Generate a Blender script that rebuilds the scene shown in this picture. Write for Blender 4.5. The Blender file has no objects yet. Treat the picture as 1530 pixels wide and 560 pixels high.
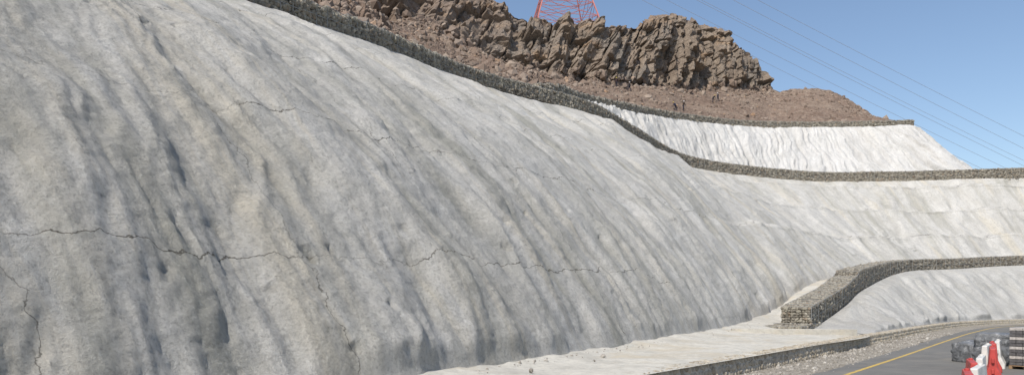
import bpy, math, random
import numpy as np
from mathutils import Vector
random.seed(7); rng=np.random.default_rng(7)
scene=bpy.context.scene
A=np.array
# ------------------------------------------------------------ noise
_perm=np.random.default_rng(3).permutation(256); _perm=np.concatenate([_perm,_perm,_perm])
_g=np.random.default_rng(4).normal(size=(256,3)); _g/=np.linalg.norm(_g,axis=1)[:,None]
def perlin(x,y,z=0.0):
    x,y,z=np.broadcast_arrays(np.asarray(x,float),np.asarray(y,float),np.asarray(z,float))
    xi=np.floor(x).astype(int);yi=np.floor(y).astype(int);zi=np.floor(z).astype(int)
    xf=x-xi;yf=y-yi;zf=z-zi
    f=lambda t:t*t*t*(t*(t*6-15)+10)
    u,v,w=f(xf),f(yf),f(zf)
    def gr(i,j,k):
        h=_perm[_perm[_perm[(xi+i)&255]+((yi+j)&255)]+((zi+k)&255)]
        g=_g[h]
        return g[...,0]*(xf-i)+g[...,1]*(yf-j)+g[...,2]*(zf-k)
    l=lambda a,b,t:a+(b-a)*t
    return 1.6*l(l(l(gr(0,0,0),gr(1,0,0),u),l(gr(0,1,0),gr(1,1,0),u),v),
             l(l(gr(0,0,1),gr(1,0,1),u),l(gr(0,1,1),gr(1,1,1),u),v),w)
def fbm(x,y,z=0.0,o=4,g=.5):
    s=0;a=1;t=0
    for i in range(o):
        s=s+a*perlin(np.asarray(x)*2**i+i*17.3,np.asarray(y)*2**i+i*5.1,np.asarray(z)*2**i+i*9.7);t+=a;a*=g
    return s/t*1.4
def sstep(a,b,x):
    t=np.clip((x-a)/(b-a),0,1); return t*t*(3-2*t)
# ------------------------------------------------------------ curve / grid helpers
def cr(P,t):
    P=np.asarray(P,float);K=len(P);t=np.clip(t,0,K-1-1e-9);i=np.floor(t).astype(int);f=(t-i)
    E=np.concatenate([[2*P[0]-P[1]],P,[2*P[-1]-P[-2]]])
    p0,p1,p2,p3=E[i],E[i+1],E[i+2],E[i+3]
    f=f.reshape(f.shape+(1,)*(P.ndim-1))
    return .5*((2*p1)+(p2-p0)*f+(2*p0-5*p1+4*p2-p3)*f**2+(3*p1-p0-3*p2+p3)*f**3)
def samp(P,spacing):
    K=len(P);tt=np.linspace(0,K-1,(K-1)*150+1);C=cr(P,tt)
    ds=np.linalg.norm(np.diff(C,axis=0),axis=1);mid=(C[1:]+C[:-1])/2
    d=np.linalg.norm(mid,axis=1);sp=spacing(d) if callable(spacing) else spacing
    c=np.concatenate([[0],np.cumsum(ds/sp)]);n=max(2,int(c[-1]))
    t=np.interp(np.linspace(0,c[-1],n+1),c,tt)
    arc=np.interp(t,tt,np.concatenate([[0],np.cumsum(ds)]))
    return t,arc
def normals(P):
    dv=np.gradient(P,axis=0);du=np.gradient(P,axis=1)
    n=np.cross(du,dv);n/=np.linalg.norm(n,axis=2)[...,None]+1e-12
    return n
def mesh_np(name,co,faces,mat,smooth=True,uv=None,attrs=None,parent=None):
    me=bpy.data.meshes.new(name)
    co=np.ascontiguousarray(co,dtype=np.float32).reshape(-1,3);faces=np.ascontiguousarray(faces,dtype=np.int32)
    nf,k=faces.shape
    me.vertices.add(len(co));me.vertices.foreach_set("co",co.ravel())
    me.loops.add(nf*k);me.loops.foreach_set("vertex_index",faces.ravel())
    me.polygons.add(nf);me.polygons.foreach_set("loop_start",np.arange(0,nf*k,k,dtype=np.int32))
    me.update(calc_edges=True)
    me.polygons.foreach_set("use_smooth",np.full(nf,smooth))
    if uv is not None:
        l=me.uv_layers.new(name="UVMap");l.data.foreach_set("uv",np.ascontiguousarray(uv.reshape(-1,2)[faces.ravel()],dtype=np.float32).ravel())
    if attrs:
        for k2,v in attrs.items():
            a=me.attributes.new(k2,'FLOAT','POINT');a.data.foreach_set("value",np.ascontiguousarray(v,dtype=np.float32).ravel())
    me.materials.append(mat)
    ob=bpy.data.objects.new(name,me);scene.collection.objects.link(ob)
    if parent: ob.parent=parent
    return ob
def grid_faces(nv,nu):
    i=np.arange(nv*nu).reshape(nv,nu)
    return np.stack([i[:-1,:-1],i[:-1,1:],i[1:,1:],i[1:,:-1]],-1).reshape(-1,4)
def grid(name,P,mat,uv=None,attrs=None,smooth=True,parent=None):
    return mesh_np(name,P,grid_faces(P.shape[0],P.shape[1]),mat,smooth,uv,attrs,parent)
def empty(name,loc=(0,0,0)):
    e=bpy.data.objects.new(name,None);e.location=loc;scene.collection.objects.link(e);e.empty_display_size=.3;return e
# ------------------------------------------------------------ material helper
class M:
    def __init__(s,name,rough=.9,spec=.2):
        s.m=bpy.data.materials.new(name);s.m.use_nodes=True;s.t=s.m.node_tree
        s.b=s.t.nodes["Principled BSDF"];s.b.inputs["Roughness"].default_value=rough
        s.b.inputs["Specular IOR Level"].default_value=spec
    def n(s,typ,**kw):
        x=s.t.nodes.new(typ)
        for k,v in kw.items(): setattr(x,k,v)
        return x
    def put(s,sock,v):
        if isinstance(v,bpy.types.NodeSocket): s.t.links.new(v,sock)
        else: sock.default_value=v
    def obj(s): return s.n("ShaderNodeTexCoord").outputs["Object"]
    def uv(s): return s.n("ShaderNodeTexCoord").outputs["UV"]
    def mp(s,vec,sc=(1,1,1),loc=(0,0,0),rot=(0,0,0)):
        x=s.n("ShaderNodeMapping");s.put(x.inputs[0],vec);x.inputs["Scale"].default_value=sc;x.inputs["Location"].default_value=loc;x.inputs["Rotation"].default_value=rot
        return x.outputs[0]
    def noise(s,vec,scale=1,detail=4,rough=.55,dist=0):
        x=s.n("ShaderNodeTexNoise");s.put(x.inputs["Vector"],vec);x.inputs["Scale"].default_value=scale;x.inputs["Detail"].default_value=detail
        x.inputs["Roughness"].default_value=rough;x.inputs["Distortion"].default_value=dist
        return x.outputs[0]
    def voro(s,vec,scale=1,feature='F1',out="Distance",rand=1):
        x=s.n("ShaderNodeTexVoronoi",feature=feature);s.put(x.inputs["Vector"],vec);x.inputs["Scale"].default_value=scale;x.inputs["Randomness"].default_value=rand
        return x.outputs[out]
    def ramp(s,f,pts,interp='LINEAR'):
        x=s.n("ShaderNodeValToRGB");s.put(x.inputs[0],f);e=x.color_ramp.elements;x.color_ramp.interpolation=interp
        while len(e)>1:e.remove(e[0])
        for i,(p,c) in enumerate(pts):
            if not isinstance(c,(tuple,list)):c=(c,c,c)
            el=e[0] if i==0 else e.new(p)
            el.position=p;el.color=(*c,1)
        return x.outputs[0]
    def mix(s,f,a,b,mode='MIX'):
        x=s.n("ShaderNodeMix",data_type='RGBA',blend_type=mode)
        for k,v in ((0,f),(6,a),(7,b)):
            if isinstance(v,tuple):v=(*v,1) if len(v)==3 else v
            s.put(x.inputs[k],v)
        return x.outputs[2]
    def math(s,op,a,b=0.0,c=None,clamp=False):
        x=s.n("ShaderNodeMath",operation=op,use_clamp=clamp);s.put(x.inputs[0],a);s.put(x.inputs[1],b)
        if c is not None:s.put(x.inputs[2],c)
        return x.outputs[0]
    def attr(s,name): return s.n("ShaderNodeAttribute",attribute_name=name).outputs["Fac"]
    def bump(s,h,dist=.05,st=1,prev=None):
        x=s.n("ShaderNodeBump");s.put(x.inputs["Height"],h);x.inputs["Distance"].default_value=dist;x.inputs["Strength"].default_value=st
        if prev is not None:s.put(x.inputs["Normal"],prev)
        return x.outputs[0]
    def fin(s,col=None,nrm=None):
        if col is not None:s.put(s.b.inputs["Base Color"],col if not isinstance(col,tuple) else (*col,1))
        if nrm is not None:s.put(s.b.inputs["Normal"],nrm)
        return s.m
def plain(name,c,rough=.6,spec=.3,var=.12,sc=6,bump=0):
    m=M(name,rough,spec);o=m.obj();n=m.noise(o,sc,5,.6)
    lo=tuple(x*(1-var) for x in c);hi=tuple(min(1,x*(1+var)) for x in c)
    return m.fin(m.ramp(n,[(.3,lo),(.7,hi)]),m.bump(n,.01,bump) if bump else None)

# ---- shotcrete
def shotcrete(name,base,light,dark,cream,cracks=True,stain=.8):
    m=M(name,.95,.1);o=m.obj();uv=m.uv()
    n1=m.noise(o,.35,6,.65);col=m.mix(m.ramp(n1,[(.35,0.),(.65,1.)]),base,light)
    s1=m.noise(m.mp(uv,(.42,.035,1)),1,7,.66,.6)
    col=m.mix(m.math('MULTIPLY',m.ramp(s1,[(.5,0.),(.66,1.)]),stain*.85),col,dark)
    s2=m.noise(m.mp(uv,(.5,.05,1),(31,7,0)),1,6,.64,.8)
    col=m.mix(m.math('MULTIPLY',m.ramp(s2,[(.53,0.),(.66,1.)]),.75*stain),col,cream)
    s3=m.noise(m.mp(uv,(2.6,.2,1),(3,17,0)),1,6,.66,.6)
    col=m.mix(m.ramp(s3,[(.42,.0),(.72,.42)]),col,tuple(x*.7 for x in base))
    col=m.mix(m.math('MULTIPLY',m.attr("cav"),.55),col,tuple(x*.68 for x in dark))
    g=m.noise(o,11,6,.78);col=m.mix(m.ramp(g,[(.34,.6),(.49,0.)]),col,tuple(x*.48 for x in base))
    col=m.mix(m.ramp(g,[(.55,0.),(.7,.5)]),col,tuple(min(.8,x*1.2) for x in light))
    g3=m.noise(o,2.3,7,.72);col=m.mix(m.ramp(g3,[(.35,.3),(.54,0.)]),col,tuple(x*.6 for x in base))
    if cracks:
        w=m.math('MULTIPLY',m.math('SUBTRACT',m.noise(o,.9,6,.62),.5),1.1)
        d1=m.math('ABSOLUTE',m.math('ADD',m.attr("crh"),w))
        d2=m.math('ABSOLUTE',m.math('ADD',m.attr("crv"),w))
        brk=m.ramp(m.noise(o,.23,3,.5),[(.42,0.),(.5,1.)])
        c1=m.ramp(d1,[(.01,1.),(.026,0.)]);c2=m.math('MULTIPLY',m.ramp(d2,[(.008,1.),(.02,0.)]),.8)
        cc=m.math('MAXIMUM',c1,c2,clamp=True)
        col=m.mix(m.math('MULTIPLY',cc,m.math('ADD',m.math('MULTIPLY',brk,.5),.4)),col,(.13,.12,.10))
    g2=m.noise(o,4.5,7,.74);b=m.bump(g2,.19,.9);b=m.bump(g,.08,1.,b);b=m.bump(m.noise(o,42,3,.6),.015,.8,b)
    return m.fin(col,b)
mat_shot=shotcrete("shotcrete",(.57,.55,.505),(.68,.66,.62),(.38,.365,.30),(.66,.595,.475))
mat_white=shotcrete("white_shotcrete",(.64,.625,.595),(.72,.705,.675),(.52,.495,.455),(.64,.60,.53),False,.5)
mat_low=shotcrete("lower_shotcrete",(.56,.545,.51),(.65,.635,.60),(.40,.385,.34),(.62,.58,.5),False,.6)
# ---- rock
def stonemat(name,pts,rough=.9):
    m=M(name,rough,.2);g=m.n("ShaderNodeNewGeometry").outputs["Random Per Island"]
    col=m.ramp(g,pts);n=m.noise(m.obj(),7,5,.7);col=m.mix(m.ramp(n,[(.3,.5),(.6,0.)]),col,(.10,.09,.075))
    return m.fin(col,m.bump(n,.04,.8))
mat_gstone=stonemat("gabion_stone",[(0,(.16,.145,.12)),(.3,(.235,.21,.17)),(.6,(.30,.275,.22)),(.85,(.38,.35,.29)),(1,(.28,.22,.16))])
mat_boulder=stonemat("boulder_rock",[(0,(.16,.115,.09)),(.4,(.23,.168,.13)),(.7,(.285,.222,.178)),(.93,(.35,.28,.225)),(1,(.42,.27,.17))])
mat_mstone=stonemat("masonry_stone",[(0,(.32,.27,.20)),(.35,(.44,.38,.29)),(.7,(.52,.46,.36)),(1,(.40,.37,.32))])
mat_pebble=stonemat("pebbles",[(0,(.22,.2,.17)),(.5,(.36,.33,.29)),(1,(.5,.47,.42))])
mat_core=plain("gabion_core",(.08,.07,.055),.95,.1)
mat_mortar=plain("mortar",(.47,.43,.36),.95,.1,.2,3,.8)
mat_wire=plain("galvanised_wire",(.30,.30,.29),.5,.5)
def concmat(name,c):
    m=M(name,.9,.15);o=m.obj();n=m.noise(o,.6,7,.65,.4);col=m.ramp(n,[(.3,tuple(x*.78 for x in c)),(.5,c),(.72,tuple(x*1.13 for x in c))])
    n2=m.noise(o,5,6,.74);col=m.mix(m.ramp(n2,[(.35,.5),(.53,0.)]),col,tuple(x*.55 for x in c))
    n3=m.noise(o,.22,6,.65,1.);col=m.mix(m.ramp(n3,[(.5,0.),(.62,.6)]),col,(.46,.395,.29))
    b=m.bump(n2,.05,.8);return m.fin(col,m.bump(m.noise(o,30,3,.6),.008,.5,b))
mat_apron=concmat("concrete_apron",(.54,.515,.455));mat_conc=concmat("concrete",(.48,.455,.40))
def groundmat():
    m=M("gravel_ground",.97,.1);o=m.obj();n=m.noise(o,.5,7,.7);col=m.ramp(n,[(.3,(.22,.195,.16)),(.7,(.36,.325,.27))])
    v=m.n("ShaderNodeTexVoronoi");m.put(v.inputs["Vector"],o);v.inputs["Scale"].default_value=14
    s=m.n("ShaderNodeSeparateColor");m.put(s.inputs[0],v.outputs["Color"])
    col=m.mix(m.ramp(s.outputs[0],[(.5,0.),(1,.7)]),col,(.47,.44,.39));col=m.mix(m.ramp(s.outputs[1],[(.6,0.),(1,.7)]),col,(.13,.12,.1))
    return m.fin(col,m.bump(v.outputs["Distance"],.05,.8))
mat_ground=groundmat()
def asphmat():
    m=M("asphalt",.85,.3);o=m.obj();n=m.noise(o,.5,7,.65);col=m.ramp(n,[(.3,(.12,.118,.11)),(.7,(.175,.17,.157))])
    g=m.noise(o,60,3,.7);col=m.mix(m.ramp(g,[(.45,0.),(.75,.5)]),col,(.25,.24,.22))
    n2=m.noise(m.mp(o,(.7,.7,.7),(9,9,0)),1,4,.6,1.2);col=m.mix(m.ramp(n2,[(.5,0.),(.7,.45)]),col,(.27,.24,.20))
    return m.fin(col,m.bump(g,.006,.7))
mat_asph=asphmat()
def paintmat(name,c):
    m=M(name,.7,.3);o=m.obj();n=m.noise(o,9,6,.75);return m.fin(m.mix(m.ramp(n,[(.38,.85),(.55,0.)]),c,(.16,.15,.14)))
mat_yel=paintmat("yellow_paint",(.62,.42,.08));mat_wp=paintmat("white_road_paint",(.68,.68,.65))

# ------------------------------------------------------------ stones builder
_ph=(1+5**.5)/2
_iv=A([(-1,_ph,0),(1,_ph,0),(-1,-_ph,0),(1,-_ph,0),(0,-1,_ph),(0,1,_ph),(0,-1,-_ph),(0,1,-_ph),(_ph,0,-1),(_ph,0,1),(-_ph,0,-1),(-_ph,0,1)],float)/math.sqrt(1+_ph**2)
_if=A([(0,11,5),(0,5,1),(0,1,7),(0,7,10),(0,10,11),(1,5,9),(5,11,4),(11,10,2),(10,7,6),(7,1,8),(3,9,4),(3,4,2),(3,2,6),(3,6,8),(3,8,9),(4,9,5),(2,4,11),(6,2,10),(8,6,7),(9,8,1)])
def stones(name,pos,rad,mat,parent=None,jit=.22,squash=None,frame=None):
    N=len(pos);rad=np.asarray(rad).reshape(-1,1,1)
    v=np.repeat(_iv[None],N,0)*(1+rng.uniform(-jit,jit,(N,12,1)))
    v=np.sign(v)*np.abs(v)**.85
    sc=rng.uniform(.7,1.3,(N,1,3)) if squash is None else np.repeat(A(squash)[None,None],N,0)*rng.uniform(.8,1.2,(N,1,3))
    q=rng.normal(size=(N,4));q/=np.linalg.norm(q,axis=1)[:,None]
    w,x,y,z=q.T
    R=np.stack([1-2*(y*y+z*z),2*(x*y-z*w),2*(x*z+y*w),2*(x*y+z*w),1-2*(x*x+z*z),2*(y*z-x*w),2*(x*z-y*w),2*(y*z+x*w),1-2*(x*x+y*y)],1).reshape(N,3,3)
    if squash is None: v=np.einsum('nij,nkj->nki',R,v*sc)
    else:
        v=np.einsum('nij,nkj->nki',R,v)*sc
        if frame is not None: v=np.einsum('nkj,nji->nki',v,frame)
    v=v*rad+np.asarray(pos)[:,None,:]
    f=_if[None]+np.arange(N)[:,None,None]*12
    return mesh_np(name,v.reshape(-1,3),f.reshape(-1,3),mat,False,parent=parent)

# ------------------------------------------------------------ control lines (camera eye = z 0, road = z -2.4)
toe=A([(-21.3,-9.5,-1.8),(-9.8,6.9,-1.8),(-2,18,-1.8),(7.5,35.2,-1.75),(14.5,47.8,-1.6),(23,64,-.6),(31,76,1.8),(42,87,3.6),(50,92.5,4.3),(60,96.5,4.8),(72,100.5,5.1),(100,107,5.8),(135,106,6.2)])
crest=A([(-42,5,15),(-30,21,15.5),(-20,33,16),(-10.5,49.5,17.7),(-3,66.8,19.6),(8,80,20.4),(14.7,90,20),(26.1,106,19.2),(45.2,115,18.75),(58,116.5,18.9),(70,116,19.1),(105,112,19.6),(140,108,20)])
# ---- main slope
t,arc=samp((toe*.6+crest*.4),lambda d:np.clip(.005*d,.075,.4))
nv=380;v=np.linspace(0,1,nv)[:,None]
T=cr(toe,t)[None];C=cr(crest,t)[None];tt=t[None]
w=sstep(4.6,7.5,tt)
lv=[.16*(1-sstep(3,5.5,tt))-1*sstep(3,5.5,tt),.41+( .29-.41)*w,.66+(.60-.66)*w,.88+(.90-.88)*w]
hl=.5*v+.5*v**2
L=.075
hr=(1-3*L)*v+L*(sstep(-.009,.012,v-lv[1])+sstep(-.009,.012,v-lv[2])+sstep(-.009,.012,v-lv[3]))
h=hl*(1-w)+hr*w
P=np.empty((nv,len(t),3))
P[...,:2]=T[...,:2]+(C-T)[...,:2]*h[...,None]
P[...,2]=T[...,2]+(C-T)[...,2]*v
n=normals(P)
if n[nv//2,len(t)//2,2]<0:n=-n
u=np.broadcast_to(arc[None],(nv,len(t)))
dz=np.linalg.norm(np.diff(P,axis=0),axis=2);sl=np.concatenate([np.zeros((1,len(t))),np.cumsum(dz,axis=0)])
X,Y,Z=P[...,0],P[...,1],P[...,2]
ub=u+1.5*fbm(u/6,sl/7,3.3,4)
big=fbm(ub/8,sl/20,0,3)*.7
rid=fbm(ub/2.4,sl/13,5,4,.55); ridr=1-np.abs(fbm(ub/4.6,sl/22,8,3))*2.2
fine=fbm(ub/.8,sl/4,11,3)
lump=fbm(X/1.7,Y/1.7,Z/2.2,5,.6)
mod=.55+.9*sstep(-.3,.4,fbm(u/9,sl/8,9,3))
gr=fbm(X/.42,Y/.42,Z/.42,3,.65)
edge=sstep(0,.04,v)*.7+.3
cut=1-sstep(.95,1,v)*.8
lip=sum(np.exp(-((v-l_+.014)/.010)**2) for l_ in lv[1:])*w*.12*(1+fbm(u/5,0,0,2))
disp=(big+rid*.30*mod+ridr*.17+fine*.09*mod+lump*.13+gr*.03+.1*w*fbm(ub/1.5,sl/3,1,3)+lip)*edge*cut
holes=np.clip(fbm(X/.7,Y/.7,Z/2.0+40,2)-.62,0,1)*np.clip(fbm(X/9,Y/9,Z/9+4,2)+.3,0,1);disp-=holes*.7
P=P+n*disp[...,None]
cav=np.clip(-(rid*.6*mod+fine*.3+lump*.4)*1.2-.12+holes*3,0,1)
crh=np.full(u.shape,9.);H=np.linalg.norm((C-T)[...,2:3],axis=2)*1.25
for l in lv:
    d=(v-l)*H*np.ones_like(u);crh=np.where(np.abs(d)<np.abs(crh),d,crh)
crv=np.full(u.shape,9.)
uk=np.interp([1.35,1.85,2.25,2.7,3.4,4.5],t,arc)
for c0 in uk:
    d=u-c0-.5*fbm(sl/5,c0,0,2);crv=np.where(np.abs(d)<np.abs(crv),d,crv)
sk=P[:1].copy();sk[...,2]-=1.2;P=np.concatenate([sk,P])
pad=lambda a:np.concatenate([a[:1],a])
uvm=np.stack([pad(u),pad(sl)],-1)
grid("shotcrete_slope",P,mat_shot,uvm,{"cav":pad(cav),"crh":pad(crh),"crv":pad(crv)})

def simple_loft(lo,hi,nv,spacing,hfun=lambda v:v):
    lo,hi=A(lo,float),A(hi,float);t,arc=samp((lo+hi)/2,spacing);v=np.linspace(0,1,nv)[:,None]
    a,b=cr(lo,t)[None],cr(hi,t)[None];P=np.empty((nv,len(t),3))
    P[...,:2]=a[...,:2]+(b-a)[...,:2]*hfun(v)[...,None];P[...,2]=a[...,2]+(b-a)[...,2]*v
    n=normals(P)
    if n[nv//2,len(t)//2,2]<0:n=-n
    u=np.broadcast_to(arc[None],P.shape[:2]);dz=np.linalg.norm(np.diff(P,axis=0),axis=2)
    sl=np.concatenate([np.zeros((1,len(t))),np.cumsum(dz,axis=0)])
    return P,n,u,sl,v,t
def skirt(P,d=1.):
    s=P[:1].copy();s[...,2]-=d;return np.concatenate([s,P])
# ---- white upper slope
lo=[(5.4,79,20.4),(8.9,84.5,20.4),(14,92.5,20.1),(25.5,109,19.2),(36,115,18.9),(46,118,18.8),(66,119,19.1),(74.5,118.5,19.2),(84,128,19),(88,142,18)]
up=[(5.0,81.6,22.4),(8.4,90,24.3),(14,100,26.1),(24.2,114,28.3),(37.9,125,29.7),(50.8,129,30.3),(64,129,30.5),(69.5,129,30.7),(73,136,30.5),(75,146,30)]
P,n,u,sl,v,t=simple_loft(lo,up,120,.16)
ub=u+sl*.3+1.*fbm(u/5,sl/5,2,3)
fold=1-np.abs(fbm(ub/2.0,sl/24,3,2))*2.8; fold2=1-np.abs(fbm(ub/.9,sl/12,7,2))*2.2
disp=(fold*.33+fold2*.18+fbm(u/6,sl/6,1,3)*.4+fbm(u/.7,sl/1.5,5,2)*.07)*(sstep(0,.05,v)*.8+.2)*(1-.8*sstep(.93,1,v))*sstep(0,1.2,t)[None]
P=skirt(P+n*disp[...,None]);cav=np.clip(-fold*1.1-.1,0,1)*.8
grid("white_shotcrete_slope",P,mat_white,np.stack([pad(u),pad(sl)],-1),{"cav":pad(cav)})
# ---- lower slope beside the road
gpath=A([(19.6,48.5,-1.95),(25.5,57,-.55),(31.4,66,1.0),(42.3,80,3.04),(53,88,3.74),(64.4,93,4.4),(85,98,4.8),(115,102,5.2),(140,99,5.5)])
gd=np.gradient(gpath,axis=0);gd[:,2]=0;gd/=np.linalg.norm(gd,axis=1)[:,None];gR=np.stack([gd[:,1],-gd[:,0],0*gd[:,0]],1)
lo=[(21.3,43.6,-1.97),(25.4,49.8,-1.97),(34,61.5,-1.97),(44,73.3,-2.0),(56.5,83,-2.05),(70,89.3,-2.1),(95,95.3,-2.1),(125,94.5,-2.1),(150,90,-2.1)]
up=gpath+gR*.12+A([0,0,.12])
P,n,u,sl,v,t=simple_loft(lo,up,110,lambda d:np.clip(.004*d,.12,.4),lambda v:.75*v+.25*v**2)
ub=u+.15*sl+1.*fbm(u/5,sl/5,2,3)
disp=((1-np.abs(fbm(ub/2.8,sl/12,3,3))*2.3)*.33+fbm(u/6,sl/6,1,3)*.45+fbm(u/1.1,sl/2,5,4)*.18)*(sstep(0,.08,v)*.8+.15)*(1-.97*sstep(.8,1,v))*sstep(0,.9,t)[None]
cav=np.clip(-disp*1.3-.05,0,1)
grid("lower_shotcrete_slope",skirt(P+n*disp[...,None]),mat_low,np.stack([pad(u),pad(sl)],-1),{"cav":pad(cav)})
# ---- apron / bench behind the gabion
ri=np.concatenate([A([(-18.2,-11.7,-1.88),(-6.7,4.7,-1.88),(1.06,15.8,-1.88),(12.5,31.2,-1.9),(20.4,42.2,-1.92)]),(gpath[[0,2,3,4,5,6,7,8]]-gR[[0,2,3,4,5,6,7,8]]*.5+A([0,0,.1]))])
li=toe.copy();li[:,2]-=.02
d=(li-A(ri));d[:,2]=0;d/=np.linalg.norm(d,axis=1)[:,None];li=li+d*.8
P,n,u,sl,v,t=simple_loft(ri,li,44,lambda d:np.clip(.006*d,.1,.5))
P[...,2]+=.16*sstep(.6,1,v)+ (fbm(u/4,sl/3,1,3)*.08+fbm(u/1,sl/1,4,3)*.045)*sstep(0,.1,v)
grid("concrete_apron",P,mat_apron)
# ---- benches
bl=crest[4:].copy();bh=A([(-4,68.5,19.9),(8.3,84,20.6),(14,93.5,20.1),(25.5,110,19.2),(42,119,18.8),(60,122,19),(76,124,19.1),(112,150,19),(150,150,19)])
soil=plain("bench_soil",(.27,.21,.165),.97,.1,.3,2,1)
bl[:,2]-=.1;P,n,u,sl,v,t=simple_loft(bl,bh,8,1.);grid("bench_path",P,soil)
P,n,u,sl,v,t=simple_loft(bh[5:]+A([0,0,-.05]),bh[5:]+A([12,45,-26]),10,2.);grid("bench_backfill",P,soil)
# ---- mountain
mu=[(-42,5,14.8),(-30,21,15.3),(-20,33,15.8),(-10.5,49.5,17.5),(-3,66.8,19.4),(1.5,73,20.6),(5.0,82.5,22.4),(8.5,90.5,24.2),(14,100.5,26),(24.2,114.5,28.2),(37.9,125.5,29.6),(44,128,30),(48,129,30.1),(54,129.5,30.3),(62,129.5,30.4),(69.5,129.5,30.6),(74,134,30)]
mb=[(-75,40,45),(-58,60,45),(-40,90,45),(-26,108,45),(-17.6,118,44.8),(-7.5,128,43.4),(1.9,138,43.5),(10,144,43.5),(18.3,150,44),(34.7,163,47),(48,173,49.5),(60.5,182,52),(64,184,52.3),(77,183,52.5),(81.3,178,48.3),(82.3,167,41.2),(88,160,35)]
mt=[(-95,60,70),(-75,90,72),(-50,115,72),(-30,135,70),(-16.4,145,66.9),(-4.1,151,61),(3.6,153,58.2),(14.5,157,58.6),(26,163,60.4),(37.2,171,65.6),(48.6,179,65.3),(60,186,61.8),(65.5,188,53),(77,189,52.8),(83,184,48.3),(88,176,41),(97,172,33)]
mu=A(mu);mb=A(mb)*.9;mt=A(mt)*.9
mbk=mt+A([8,34,-1.5]);mbk2=mt+A([20,75,-60])
t,arc=samp((mb+mt)/2,.30)
seg=[(mu,mb,120,lambda v:v,lambda v:.86*v+.14*v**2),(mb,mt,120,lambda v:v,lambda v:v),(mt,mbk,30,lambda v:v,lambda v:v),(mbk,mbk2,10,lambda v:v,lambda v:v)]
rows=[];kind=[];eh=[]
for si,(a,b,k,hf,zf) in enumerate(seg):
    a_,b_=cr(a,t)[None],cr(b,t)[None];vv=np.linspace(0,1,k,endpoint=False)[:,None]
    p=np.empty((k,len(t),3));p[...,:2]=a_[...,:2]+(b_-a_)[...,:2]*hf(vv)[...,None];p[...,2]=a_[...,2]+(b_-a_)[...,2]*zf(vv)
    rows.append(p);kind+= [si]*k;eh+=list(vv[:,0])
P=np.concatenate(rows);kind=A(kind);eh=A(eh);n=normals(P)
if n[50,len(t)//2,2]<0:n=-n
X,Y,Z=P[...,0],P[...,1],P[...,2]
cl=np.where(kind==1,1.,0.)
cl=np.convolve(np.pad(cl,8,mode='edge'),np.ones(17)/17,'valid')[:,None]*np.ones_like(X)
cl*=sstep(3.8,6.4,t)[None]*.6+.4; cl*=1-.9*sstep(11.7,12.3,t)[None]
ta=1-cl
uu=np.broadcast_to(arc[None],X.shape)
q=fbm(X/7,Y/7,Z/10,3,.5)
hsh=lambda k,s:np.modf(np.abs(np.sin(k*12.9898+s)*43758.5453))[0]
def blocks(su,sz,seed,tilt=.1):
    zz=Z/sz+tilt*uu/sz+.45*fbm(X/14,Y/14,Z/14+seed,2);band=np.floor(zz);x2=uu/su+hsh(band,seed+3)*.5+.25*fbm(X/8,Y/8,Z/14+seed+5,2);cx=np.floor(x2)
    a=hsh(cx*3.1+band*7.7,seed);sl1=(hsh(cx*1.7+band*3.3,seed+9)-.5)*(x2-cx-.5)*1.2
    return a+sl1,zz-band,x2-cx
b1,f1,g1=blocks(5.,7.5,1.,.03);b2,f2,g2=blocks(2.3,2.6,2.,.06);b3,f3,g3=blocks(1.0,.9,4.)
vert=1-np.abs(fbm(uu/5.,Z/30,2,2))*2.4
seam=-sstep(.9,.97,f1)*.5-sstep(.9,.98,g1)*1.2-sstep(.84,.97,g2)*.5-sstep(.88,.97,f2)*.3
dc=(b1-.5)*2.6+(b2-.5)*1.4+(b3-.5)*.6+q*1.5+vert*1.4+seam+fbm(X/1.2,Y/1.2,Z/1.2,3,.6)*.22
dt=fbm(X/9,Y/9,Z/9,4)*.9+fbm(X/2.2,Y/2.2,Z/2.2,4,.65)*.28
rub=(1-sstep(4.5,7.5,t))[None]
dt=dt+rub*sstep(-.05,.3,fbm(X/16,Y/16,Z/10,2))*((b1-.5)*2.+(b2-.5)*1.2+(b3-.5)*.5)
rowfade=np.where(kind==0,sstep(.0,.16,eh),1.)[:,None]
P=P+n*((dc*cl+dt*ta)*rowfade)[...,None]
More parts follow.
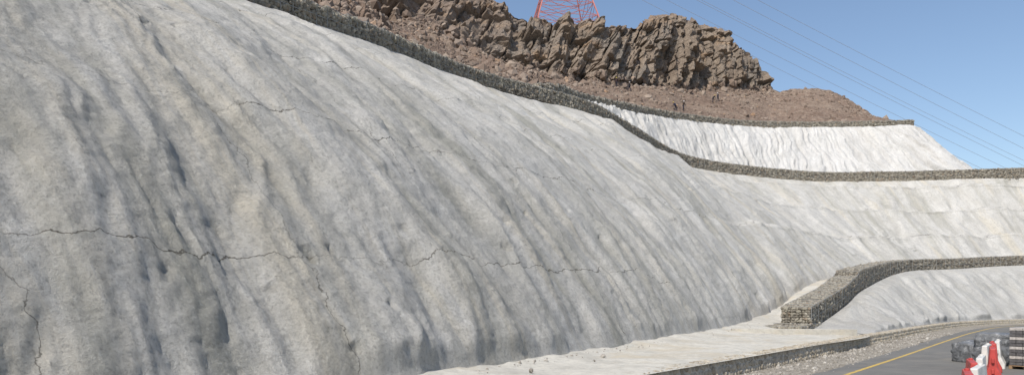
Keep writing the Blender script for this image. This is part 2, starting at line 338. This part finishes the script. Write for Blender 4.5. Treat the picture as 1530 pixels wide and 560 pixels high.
def mountmat():
    m=M("mountain_rock",.97,.08);o=m.obj();k=m.attr("cl")
    n=m.noise(o,.22,8,.7,.5);cc=m.ramp(n,[(.3,(.17,.13,.10)),(.5,(.27,.215,.168)),(.68,(.36,.295,.235))])
    n2=m.noise(m.mp(o,(.1,.1,.25),(5,5,5)),1,6,.65,.6);cc=m.mix(m.ramp(n2,[(.54,0.),(.64,.7)]),cc,(.42,.28,.17))
    gr_=m.noise(m.mp(o,(.15,.15,.06),(15,5,5)),1,6,.65,.6);cc=m.mix(m.ramp(gr_,[(.48,0.),(.6,.6)]),cc,(.21,.195,.175))
    tn=m.noise(o,.09,6,.65,.5);tc=m.ramp(tn,[(.3,(.19,.135,.105)),(.5,(.25,.182,.142)),(.7,(.32,.25,.195))])
    v=m.n("ShaderNodeTexVoronoi");m.put(v.inputs["Vector"],o);v.inputs["Scale"].default_value=1.5
    s=m.n("ShaderNodeSeparateColor");m.put(s.inputs[0],v.outputs["Color"])
    tc=m.mix(m.ramp(s.outputs[0],[(.55,0.),(.95,.5)]),tc,(.37,.295,.235))
    g=m.noise(o,2.6,6,.78);tc=m.mix(m.ramp(g,[(.38,.55),(.55,0.)]),tc,(.09,.07,.055));cc=m.mix(m.ramp(g,[(.36,.55),(.5,0.)]),cc,(.07,.055,.045))
    ft=m.n("ShaderNodeVectorMath",operation='ADD');m.put(ft.inputs[0],o);nc=m.n("ShaderNodeTexNoise");m.put(nc.inputs["Vector"],o);nc.inputs["Scale"].default_value=.6
    m.put(ft.inputs[1],nc.outputs["Color"]);vv=m.voro(m.mp(ft.outputs[0],(.8,.8,.5)),1.,'DISTANCE_TO_EDGE');cc=m.mix(m.ramp(vv,[(0.,.6),(.035,0.)]),cc,(.06,.05,.04))
    b=m.bump(m.noise(o,1.2,8,.75),.45,1.);return m.fin(m.mix(k,tc,cc),b)
grid("mountain",P,mountmat(),np.stack([uu,Z],-1),{"cl":cl},smooth=False)
nr0=120
I=rng.integers(6,nr0,15000);J=rng.integers(0,P.shape[1],15000)
dens=.35+.4*sstep(.5,1,I/nr0)+(.5*(1-sstep(5,8,t[J])))
keep=rng.random(15000)<dens
pp=P[I,J][keep];rr=np.clip(rng.lognormal(-2.1,.6,len(pp)),.07,.65)*(1+.4*(1-sstep(5,8,t[J][keep])))
stones("talus_boulders",pp,rr,mat_boulder,jit=.28)
I=rng.integers(nr0-14,nr0+8,1300);J=rng.integers(0,P.shape[1],1300);k=t[J]<12
stones("cliff_boulders",P[I,J][k],np.clip(rng.lognormal(-1.3,.5,k.sum()),.15,1.),mat_boulder,jit=.3)

# ------------------------------------------------------------ gabion walls
def gabion(path,hfun,depth,name="gabion_wall",cell=1.0,srad=.125,dens=1.,found=.25,stepped=True):
    e=empty(name,tuple(path[0]))
    K=len(path);t,arc=samp(path,.25);C=cr(A(path),t)
    Tn=np.gradient(C,axis=0);Tn[:,2]=0;Tn/=np.linalg.norm(Tn,axis=1)[:,None];Rt=np.stack([Tn[:,1],-Tn[:,0],0*Tn[:,0]],1)
    Lc=arc[-1];cells=np.floor(arc/ (cell*2))
    zt=np.empty(len(t));zb=C[:,2]-found
    for c in np.unique(cells):
        m_=cells==c;zt[m_]=(C[m_,2]).mean()+hfun(t[m_].mean())
    if not stepped: zt=C[:,2]+A([hfun(x) for x in t])
    zt+=fbm(arc/3,0,1,2)*.05
    ins=.1
    F=C-Rt*ins;B=C-Rt*(depth-ins)
    sec=np.stack([np.c_[F[:,:2],zb],np.c_[F[:,:2],zt-ins],np.c_[B[:,:2],zt-ins],np.c_[B[:,:2],zb]],0)
    sec=np.concatenate([sec,sec[:1]])
    co=sec.reshape(-1,3);f=grid_faces(5,len(t));nu=len(t)
    caps=A([[0,nu,2*nu,3*nu],[nu-1,2*nu-1,3*nu-1,4*nu-1]])
    mesh_np("core",co,np.concatenate([f,caps]),mat_core,False,parent=e)
    pos=[];st=.2/dens
    S=np.arange(.1,Lc,st)
    Cs=lambda s:np.stack([np.interp(s,arc,C[:,i]) for i in range(3)],-1)
    Rs=lambda s:np.stack([np.interp(s,arc,Rt[:,i]) for i in range(3)],-1)
    zts=lambda s:zt[np.clip(np.searchsorted(arc,s)-1,0,len(zt)-1)]
    base=Cs(S);rt=Rs(S);ztS=zts(S)
    hmax=max(hfun(x) for x in np.linspace(0,K-1,20))
    for k in np.arange(0,hmax+found+.3,st*.85):
        z=np.interp(S,arc,zb)+.1+k+rng.uniform(-.04,.04,len(S));m_=z<ztS-.07
        q=base-rt*.09+rng.uniform(-.05,.05,(len(S),3));q[:,2]=z;pos.append(q[m_])
        q=base-rt*(depth-.09);q[:,2]=z;pos.append(q[m_][::2])
    for k in np.arange(.12,depth-.05,st*.9):
        q=base-rt*k+rng.uniform(-.05,.05,(len(S),3));q[:,2]=ztS-.1+rng.uniform(-.03,.04,len(S));pos.append(q)
    for s0 in (0,Lc):
        cpt=Cs(A([s0]))[0];r=Rs(A([s0]))[0];zt0=zt[0] if s0==0 else zt[-1];z0=zb[0] if s0==0 else zb[-1]
        for k in np.arange(.1,depth,st*.9):
            zz=np.arange(z0+.1,zt0-.05,st*.85);q=np.repeat((cpt-r*k)[None],len(zz),0)+rng.uniform(-.04,.04,(len(zz),3));q[:,2]=zz;pos.append(q)
    pos=np.concatenate(pos)
    stones("stones",pos,rng.uniform(.8,1.25,len(pos))*srad/dens,mat_gstone,parent=e)
    vs=[];fs=[]
    def bar(p,q,r=.014):
        p=A(p,float);q=A(q,float);d=q-p;l=np.linalg.norm(d)
        if l<1e-4:return
        d/=l;a=np.cross(d,(0,0,1.)) if abs(d[2])<.9 else np.cross(d,(1.,0,0));a/=np.linalg.norm(a);b=np.cross(d,a);n0=len(vs)
        for e_ in (p,q):
            for x,y in ((1,1),(-1,1),(-1,-1),(1,-1)):vs.append(e_+a*r*x+b*r*y)
        for i in range(4):fs.append((n0+i,n0+(i+1)%4,n0+4+(i+1)%4,n0+4+i))
    sc=np.arange(0,Lc,cell)
    for i,s in enumerate(sc):
        c0=Cs(A([s]))[0];r=Rs(A([s]))[0];s2=min(s+cell,Lc-.01);c1=Cs(A([s2]))[0];r1=Rs(A([s2]))[0];z1=zts(A([s+.05]))[0]+.015
        z2=z1 if stepped else zts(A([s2]))[0]+.015
        zb0=c0[2]-.2;a=c0+r*.03;b=c0-r*depth;a1=c1+r1*.03;b1=c1-r1*depth
        bar((a[0],a[1],zb0),(a[0],a[1],z1));bar((a[0],a[1],z1),(b[0],b[1],z1))
        bar((a[0],a[1],z1),(a1[0],a1[1],z2));bar((b[0],b[1],z1),(b1[0],b1[1],z2))
        zm=(z1+c0[2])/2;bar((a[0],a[1],zm),(a1[0],a1[1],(z2+c1[2])/2))
    mesh_np("wire_frame",A(vs),A(fs),mat_wire,False,parent=e)
    return e
def fixpar(e):
    bpy.context.view_layer.update()
    for ch in e.children: ch.matrix_parent_inverse=e.matrix_world.inverted()
e1=gabion(crest+A([0,0,-.15]),lambda x:float(np.interp(x,[0,3,5,8,12],[1.25,1.35,1.5,1.65,1.65])),1.2,srad=.14,dens=.85);fixpar(e1)
ug=A([(3.0,77.5,21.5),(5.6,82,22.7),(8.5,90,24.1),(14,100,25.9),(24.2,114,28.1),(37.9,125,29.5),(50.8,129,30.1),(61,129.3,30.3),(70,129,30.5)])
e2=gabion(ug,lambda x:1.15,1.1,srad=.14,dens=.8);fixpar(e2)
e3=gabion(gpath,lambda x:float(np.interp(x,[0,1.75,1.85,3,8],[1.6,1.6,2.0,1.35,1.3])),1.9,dens=1.,found=.5,stepped=False);fixpar(e3)
e4=gabion(A([(18.2,46.6,-2.05),(19.6,48.4,-1.95),(21,50.2,-1.8)]),lambda x:.42,2.4,name="gabion_plinth",dens=1.);fixpar(e4)

# ------------------------------------------------------------ road side
W=A([(-24,-20),(-6.72,4.69),(3.37,19.1),(15.4,35.2),(24,46.8),(34,60),(44.5,72.3),(57,82),(75,90),(100,95),(135,93)],float)
W3=np.c_[W,np.interp(np.arange(len(W)),[0,3,6,10],[-1.9,-1.9,-1.98,-2.05])]
tW,aW=samp(W3,.3);CW=cr(W3,tW);TW=np.gradient(CW,axis=0);TW[:,2]=0;TW/=np.linalg.norm(TW,axis=1)[:,None];RW=np.stack([TW[:,1],-TW[:,0],0*TW[:,0]],1)
def strip(name,o1,o2,z,mat,n=2,s0=0,s1=1e9,zn=0.,wob=0):
    m_=(aW>=s0)&(aW<=s1);c=CW[m_];r=RW[m_];rows=[]
    for i,o in enumerate(np.linspace(o1,o2,n)):
        p=c+r*o;p[:,2]=z+(fbm(p[:,0]/2,p[:,1]/2,0,3)*zn if 0<i else 0)
        if wob and i==0:p=p+r*(fbm(aW[m_]/1.5,3,0,4)*wob)[:,None]
        rows.append(p)
    return grid(name,np.stack(rows)[::-1],mat)
g=2500.;mesh_np("ground",A([(-g,-g,-2.44),(g,-g,-2.44),(g,g,-2.44),(-g,g,-2.44)]),A([[0,1,2,3]]),mat_ground,False)
strip("gravel_shoulder",.0,2.6,-2.425,mat_ground,8,zn=.012)
strip("road",2.15,15,-2.4,mat_asph,3,wob=.18)
strip("road_edge_line",2.95,3.1,-2.396,mat_yel)
ld=empty("lane_marking")
for i,s in enumerate(np.arange(2,150,9)):
    o=strip("dash_%d"%i,6.75,6.9,-2.396,mat_wp,2,s,s+3.);o.parent=ld
idx=rng.integers(0,len(aW),9000);idx=idx[(aW[idx]<95)];off=rng.beta(1.1,1.8,len(idx))*2.4+.05
pp=CW[idx]+RW[idx]*off[:,None]+rng.uniform(-.15,.15,(len(idx),3));pp[:,2]=-2.415
stones("shoulder_pebbles",pp,np.clip(rng.lognormal(-3.5,.45,len(pp)),.012,.12),mat_pebble)
tt_,aa_=samp(toe,.1);ct=cr(toe,tt_);i=rng.integers(0,int(len(ct)*.45),420);off=rng.exponential(.35,420)+.25
pt=ct[i]+A([.82,-.57,0])*off[:,None];pt[:,2]=-1.76-.02*off+(ct[i,2]+1.8);pt=pt[ct[i,2]<-1.5]
stones("fallen_chips",pt,np.clip(rng.lognormal(-3.7,.5,len(pt)),.01,.09),mat_pebble)
ew=empty("stone_retaining_wall",tuple(CW[0]))
zt=CW[:,2];th=.55
sec=np.stack([np.c_[(CW-RW*th)[:,:2],zt-.5],np.c_[(CW-RW*th)[:,:2],zt+.0],np.c_[CW[:,:2],zt+.0],np.c_[(CW+RW*.1)[:,:2],zt*0-2.5]])
grid("mortar_body",sec[::-1],mat_mortar,smooth=False,parent=ew)
pos=[];fr=[];S=np.arange(0,min(aW[-1],150),.27)
ip=lambda s,Q:np.stack([np.interp(s,aW,Q[:,k]) for k in range(3)],-1)
for row,z in enumerate((.08,.28,.47)):
    s=S+(row%2)*.13+rng.uniform(-.06,.06,len(S));c=ip(s,CW);r=ip(s,RW);T_=ip(s,TW)
    q=c+r*(.1*z*2-.01);q[:,2]=c[:,2]-z+rng.uniform(-.03,.03,len(s));pos.append(q);fr.append(np.stack([T_,r,np.repeat(A([[0,0,1.]]),len(s),0)],1))
for k in (.08,.3,.5):
    s=S+rng.uniform(-.08,.08,len(S));c=ip(s,CW);r=ip(s,RW);T_=ip(s,TW)
    q=c-r*k;q[:,2]=c[:,2]-.015;pos.append(q);fr.append(np.stack([T_,np.repeat(A([[0,0,1.]]),len(s),0),r],1))
pos=np.concatenate(pos);fr=np.concatenate(fr)
stones("stones",pos,rng.uniform(.1,.15,len(pos)),mat_mstone,parent=ew,jit=.2,squash=(1.05,.4,.85),frame=fr)
fixpar(ew)
def box_prism(name,pts,z0,z1,mat,parent=None,bev=.02):
    n=len(pts);co=[(x,y,z0) for x,y in pts]+[(x,y,z1) for x,y in pts]
    me=bpy.data.meshes.new(name);me.from_pydata(co,[],[tuple(range(n))[::-1],tuple(range(n,2*n))]+[(i,(i+1)%n,n+(i+1)%n,n+i) for i in range(n)])
    me.materials.append(mat);o=bpy.data.objects.new(name,me);scene.collection.objects.link(o)
    if parent:o.parent=parent
    if bev:
        b=o.modifiers.new("b",'BEVEL');b.width=bev;b.segments=2
    return o
box_prism("concrete_cross_kerb",[(12.6,42.4),(19.1,40.9),(19.2,41.35),(12.7,42.9)],-2.2,-1.55,mat_conc)

# ------------------------------------------------------------ lattice pylon
mat_red=plain("pylon_red_paint",(.46,.17,.15),.6,.3);mat_wh=plain("pylon_white_paint",(.7,.7,.7),.5,.4)
PX,PY=11.1,162.
pyl=empty("power_pylon",(PX,PY,50))
bufs={0:([],[]),1:([],[])}
def bar(buf,p,q,r):
    vs,fs=buf;p=A(p,float);q=A(q,float);d=q-p;d/=np.linalg.norm(d);a=np.cross(d,(0,0,1.)) if abs(d[2])<.9 else np.cross(d,(1.,0,0));a/=np.linalg.norm(a);b=np.cross(d,a);n0=len(vs)
    for e_ in (p,q):
        for x,y in ((1,1),(-1,1),(-1,-1),(1,-1)):vs.append(e_+a*r*x+b*r*y)
    for i in range(4):fs.append((n0+i,n0+(i+1)%4,n0+4+(i+1)%4,n0+4+i))
zs=[50,54,57.5,60.5,63.5,66.5,69.5,72.5,75.,77.5,80,82.5,85,87.5,90,93]
def wid(z):return float(np.interp(z,[50,60,78,93],[8.6,6.5,1.3,.7]))
cs=[(1,1),(-1,1),(-1,-1),(1,-1)]
rot=math.radians(8)
def pc(c,z):
    w=wid(z);x,y=c[0]*w,c[1]*w;return (PX+x*math.cos(rot)-y*math.sin(rot),PY+x*math.sin(rot)+y*math.cos(rot),z)
for k in range(len(zs)-1):
    a,b=zs[k],zs[k+1];bf=bufs[0] if k<7 or k%2 else bufs[1]
    for i in range(4):
        c,c2=cs[i],cs[(i+1)%4]
        bar(bf,pc(c,a),pc(c,b),.12);bar(bf,pc(c,a),pc(c2,b),.045);bar(bf,pc(c2,a),pc(c,b),.045);bar(bf,pc(c,b),pc(c2,b),.045)
        m1=A(pc(c,a))*.5+A(pc(c2,a))*.5
        if k<7:
            bar(bf,m1,A(pc(c,b))*.75+A(pc(c,a))*.25,.035);bar(bf,m1,A(pc(c2,b))*.75+A(pc(c2,a))*.25,.035)
arms=[];ends=[]
for j,za in enumerate((78,81.5,85)):
    for sgn in (1,-1):
        ln=(5,6,5)[j]
        offv=A((sgn*ln*.3,-sgn*ln*.95,0));tip=A((PX,PY,za))+offv;arms.append(tip)
        ends.append(A((262,240,-4+(za-78)*1.25))+offv)
        for c in cs: bar(bufs[1],pc(c,za+(1.2 if c[0]>0 else 0)),tip,.08)
for k,m_ in ((0,mat_red),(1,mat_wh)):
    vs,fs=bufs[k];o=mesh_np("lattice_red" if k==0 else "lattice_white",A(vs),A(fs),m_,False,parent=pyl)
fixpar(pyl)
mat_cab=plain("cable",(.34,.35,.37),.5,.4)
cab=empty("power_line",tuple(arms[0]))
for i,(a,b) in enumerate(zip(arms,ends)):
    cu=bpy.data.curves.new("wire",'CURVE');cu.dimensions='3D';cu.bevel_depth=.035;cu.bevel_resolution=1
    sp=cu.splines.new('POLY');N=30;sp.points.add(N)
    for k in range(N+1):
        f=k/N;p=a+(b-a)*f;p=p-A((0,0,4*2.2*f*(1-f)));sp.points[k].co=(*p,1)
    cu.materials.append(mat_cab);o=bpy.data.objects.new("conductor_%d"%(i+1),cu);scene.collection.objects.link(o);o.parent=cab
fixpar(cab)

# ------------------------------------------------------------ workers on the hillside
import bmesh
from mathutils.bvhtree import BVHTree
mo=bpy.data.objects["mountain"];bpy.context.view_layer.update()
dg=bpy.context.evaluated_depsgraph_get();bv=BVHTree.FromObject(mo,dg)
mat_skin=plain("skin",(.28,.16,.10),.6,.3)
def worker(px,py,face,pose,shirt,helmet):
    d=Vector(((px-765)/1105,1,(450-py)/1105)).normalized();h=bv.ray_cast(Vector((0,0,0)),d)
    if h[0] is None:return
    loc=h[0];e=empty("worker",tuple(loc))
    lean={'stand':.05,'bend':.75,'walk':.15}[pose];s=.22 if pose=='walk' else .12
    hip=A((0,0,.93));ch=hip+A((math.sin(lean)*.42,0,math.cos(lean)*.42));nk=ch+A((math.sin(lean)*.14,0,math.cos(lean)*.12));hd=nk+A((math.sin(lean)*.12,0,.13))
    V=[hip,ch,nk];R=[.15,.17,.07];E=[(0,1),(1,2)]
    def add(p,r,par):
        V.append(A(p));R.append(r);E.append((par,len(V)-1));return len(V)-1
    for sd,ph in ((1,1),(-1,-1)):
        k0=add((0,sd*.1,.86),.1,0);k=add((.05+ph*s*.7,sd*.13,.48),.075,k0);a=add((ph*s,sd*.14,.1),.05,k);add((ph*s+.16,sd*.15,.04),.045,a)
        sh=add(ch+A((0,sd*.19,.02)),.075,1)
        el=add(ch+A((.06-ph*.05,sd*.27,-.27)),.05,sh);add(ch+A((.22 if pose!='walk' else .1-ph*.12,sd*.24,-.5)),.035,el)
    me=bpy.data.meshes.new("body");me.from_pydata([tuple(x) for x in V],E,[]);o=bpy.data.objects.new("body",me);scene.collection.objects.link(o);o.parent=e
    o.modifiers.new("s",'SKIN')
    for i,r in enumerate(R):
        me.skin_vertices[0].data[i].radius=(r,r)
    me.skin_vertices[0].data[0].use_root=True
    o.modifiers.new("sub",'SUBSURF').levels=1
    m=M("worker_clothes",.9,.1);z=m.n("ShaderNodeSeparateXYZ");m.put(z.inputs[0],m.obj())
    m.fin(m.ramp(z.outputs[2],[(.0,(.03,.03,.03)),(.09,(.035,.035,.05)),(.92,(.04,.045,.06)),(.94,shirt)],'CONSTANT'));me.materials.append(m.m)
    bm=bmesh.new();bmesh.ops.create_uvsphere(bm,u_segments=12,v_segments=10,radius=.105)
    for v_ in bm.verts:
        v_.co.z*=1.15
        if v_.co.x>.08 and abs(v_.co.z)<.03: v_.co.x+=.02
    hm=bpy.data.meshes.new("head");bm.to_mesh(hm);bm.free();hm.materials.append(mat_skin);ho=bpy.data.objects.new("head",hm);ho.location=tuple(hd);scene.collection.objects.link(ho);ho.parent=e
    bm=bmesh.new();bmesh.ops.create_uvsphere(bm,u_segments=14,v_segments=10,radius=.135)
    bmesh.ops.delete(bm,geom=[v_ for v_ in bm.verts if v_.co.z<-.01],context='VERTS')
    for v_ in bm.verts:
        if v_.co.z<.03:v_.co.x*=1.18;v_.co.y*=1.1
    hm=bpy.data.meshes.new("helmet");bm.to_mesh(hm);bm.free();hm.materials.append(plain("helmet_plastic",helmet,.4,.5));ho=bpy.data.objects.new("helmet",hm);ho.location=tuple(hd+A((0,0,.03)));scene.collection.objects.link(ho);ho.parent=e
    e.rotation_euler=(0,0,face)
for a in [(1010,166,2.5,'bend',(.03,.035,.06),(.6,.45,.1)),(1021,166,.4,'walk',(.05,.04,.035),(.6,.6,.6)),(1065,154,.2,'bend',(.03,.03,.035),(.5,.4,.1)),(1073,152,2.9,'walk',(.03,.035,.06),(.6,.6,.6)),(921,130,1.2,'stand',(.05,.035,.035),(.6,.5,.1)),(940,137,-.8,'walk',(.035,.035,.04),(.6,.6,.6))]: worker(*a)

# ------------------------------------------------------------ roadside works
mat_bred=plain("red_plastic",(.45,.06,.05),.5,.4,.2,3);mat_bwh=plain("white_plastic",(.62,.60,.56),.5,.4,.2,3)
dirv=A((.572,.82));prp=A((.82,-.572));ang=math.atan2(.82,.572)
def barrier(s,perp,mat,yaw=0.):
    c=dirv*s+prp*perp
    prof=[(-.24,0),(-.24,.16),(-.12,.42),(-.075,.98),(.075,.98),(.12,.42),(.24,.16),(.24,0)]
    Lh=.72;bm=bmesh.new();secs=[]
    for x,k in ((-Lh,.86),(-Lh+.05,1),(-.25,1),(-.22,.93),(.22,.93),(.25,1),(Lh-.05,1),(Lh,.86)):
        secs.append([bm.verts.new((x,y*k,z if z<.5 else z*(1 if k>.9 else .985))) for y,z in prof])
    for a,b in zip(secs[:-1],secs[1:]):
        for i in range(8): bm.faces.new((a[i],a[(i+1)%8],b[(i+1)%8],b[i]))
    bm.faces.new(secs[0]);bm.faces.new(secs[-1][::-1])
    r=bmesh.ops.create_cone(bm,cap_ends=True,segments=12,radius1=.05,radius2=.05,depth=.05)
    for v_ in r['verts']:v_.co+=Vector((.35,0,.995))
    for x in (-Lh-.035,Lh+.035):
        for z in (.3,.62):
            r=bmesh.ops.create_cone(bm,cap_ends=True,segments=10,radius1=.045,radius2=.045,depth=.14)
            for v_ in r['verts']:v_.co+=Vector((x,0,z+(.0 if x<0 else .15)))
    bmesh.ops.recalc_face_normals(bm,faces=bm.faces)
    me=bpy.data.meshes.new("traffic_barrier");bm.to_mesh(me);bm.free();me.materials.append(mat)
    o=bpy.data.objects.new("traffic_barrier",me);o.location=(c[0],c[1],-2.398);o.rotation_euler=(0,0,ang+yaw);scene.collection.objects.link(o)
    b=o.modifiers.new("b",'BEVEL');b.width=.018;b.segments=2;b.limit_method='ANGLE'
for i,(s,yw) in enumerate(((17.6,.1),(19.2,-.06),(20.9,.12),(22.6,.0),(27.2,.05),(28.8,-.05),(30.5,.08),(32.2,0))):
    barrier(s,-1.0+.12*math.sin(i*2.1),mat_bred if i%2==0 else mat_bwh,yw)
def sack(loc,sx,sy,sz,rot):
    bm=bmesh.new();bmesh.ops.create_cube(bm,size=2);bmesh.ops.subdivide_edges(bm,edges=bm.edges,cuts=9,use_grid_fill=True)
    co=A([v_.co[:] for v_ in bm.verts]);r=np.linalg.norm(co,axis=1)[:,None];c2=co*.62+co/r*.42
    k=fbm(c2[:,0]*2.2+loc[0],c2[:,1]*2.2,c2[:,2]*2.2,3);kk=1-np.abs(fbm(c2[:,0]*3+loc[1],c2[:,1]*3,c2[:,2]*1.5,2))*2
    c2=c2*(1+.12*k+.06*kk)[:,None];c2[:,2]=np.maximum(c2[:,2],-.9)
    for v_,q in zip(bm.verts,c2):v_.co=(q[0]*sx,q[1]*sy,(q[2]+.9)*sz)
    me=bpy.data.meshes.new("sack");bm.to_mesh(me);bm.free();me.polygons.foreach_set("use_smooth",np.full(len(me.polygons),True));return me
m=M("grey_plastic_sheet",.35,.5);nn=m.noise(m.obj(),5,6,.7,.8);m.fin(m.ramp(nn,[(.3,(.08,.083,.088)),(.55,(.18,.185,.19)),(.72,(.45,.45,.45))]),m.bump(nn,.08,.9));mat_sheet=m.m
pile=empty("wrapped_material_pile",(18.3,28.0,-2.398))
for i,(x,y,z,sx,sy,sz,r) in enumerate(((0,0,0,.5,.6,.36,.3),(.85,.9,0,.6,.7,.4,1.2),(.3,.5,.62,.5,.6,.3,.8),(-.0,1.4,0,.5,.6,.4,.2),(.9,2.2,0,.55,.7,.42,.6))):
    me=sack((x,y),sx,sy,sz,r);me.materials.append(mat_sheet);o=bpy.data.objects.new("bundle_%d"%i,me);o.location=(x,y,z);o.rotation_euler=(0,0,r);scene.collection.objects.link(o);o.parent=pile
mat_pav=plain("paver_block",(.11,.105,.105),.9,.2,.3,12,.4);mat_pavl=plain("pale_paver_block",(.42,.39,.36),.9,.2,.25,12,.4);mat_wood=plain("pallet_wood",(.30,.20,.12),.8,.2,.3,5)
def cubes(name,lst,mat,parent,bev=.008):
    bm=bmesh.new()
    for (x,y,z,a,b,c) in lst:
        r=bmesh.ops.create_cube(bm,size=1)
        for v_ in r['verts']:v_.co=Vector((v_.co.x*a+x,v_.co.y*b+y,v_.co.z*c+z))
    me=bpy.data.meshes.new(name);bm.to_mesh(me);bm.free();me.materials.append(mat);o=bpy.data.objects.new(name,me);scene.collection.objects.link(o);o.parent=parent
    if bev:
        b=o.modifiers.new("b",'BEVEL');b.width=bev;b.segments=1
def pallet(x,y,rot,nl=12):
    e=empty("paver_pallet",(x,y,-2.398));e.rotation_euler=(0,0,rot)
    cubes("pallet_base",[(0,yy,.05,1.1,.1,.1) for yy in (-.48,0,.48)]+[(xx,0,.115,.11,1.06,.025) for xx in np.linspace(-.48,.48,6)],mat_wood,e,.004)
    d=[];l=[]
    for k in range(nl):
        z=.13+.055+k*.112
        for i in range(5):
            for j in range(5):
                q=(-.42+i*.21+random.uniform(-.008,.008),-.42+j*.21+random.uniform(-.008,.008),z,.2,.2,.1)
                (l if k%3==2 else d).append(q)
    cubes("dark_pavers",d,mat_pav,e);cubes("pale_pavers",l,mat_pavl,e)
pallet(18.5,26.3,.6,12);pallet(20.3,28.3,.55,11);pallet(22.0,30.6,.62,12)

# ------------------------------------------------------------ light, sky, camera
sun_el=math.radians(50);sx,sy=-.56,-.83
l_=math.hypot(sx,sy);sx/=l_;sy/=l_
S=Vector((sx*math.cos(sun_el),sy*math.cos(sun_el),math.sin(sun_el)))
sd=bpy.data.lights.new("sun",'SUN');sd.energy=4.3;sd.angle=math.radians(.5);sd.color=(1,.95,.87)
so=bpy.data.objects.new("sun",sd);so.rotation_euler=S.to_track_quat('Z','Y').to_euler();scene.collection.objects.link(so)
wd=bpy.data.worlds.new("World");scene.world=wd;wd.use_nodes=True;nt=wd.node_tree
sk=nt.nodes.new("ShaderNodeTexSky");sk.sky_type='NISHITA';sk.sun_disc=False;sk.sun_elevation=sun_el
sk.sun_rotation=math.atan2(sx,sy);sk.air_density=1.0;sk.dust_density=1.2;sk.ozone_density=1.4
nt.links.new(sk.outputs[0],nt.nodes["Background"].inputs[0]);nt.nodes["Background"].inputs[1].default_value=.15
cd=bpy.data.cameras.new("camera");cd.sensor_width=36;cd.lens=1105/1530*36;cd.shift_y=170/1530;cd.clip_end=6000;cd.clip_start=.1
co=bpy.data.objects.new("camera",cd);co.location=(0,0,0);co.rotation_euler=(math.pi/2,0,0);scene.collection.objects.link(co);scene.camera=co
scene.view_settings.view_transform='Standard';scene.view_settings.look='None';scene.view_settings.exposure=0
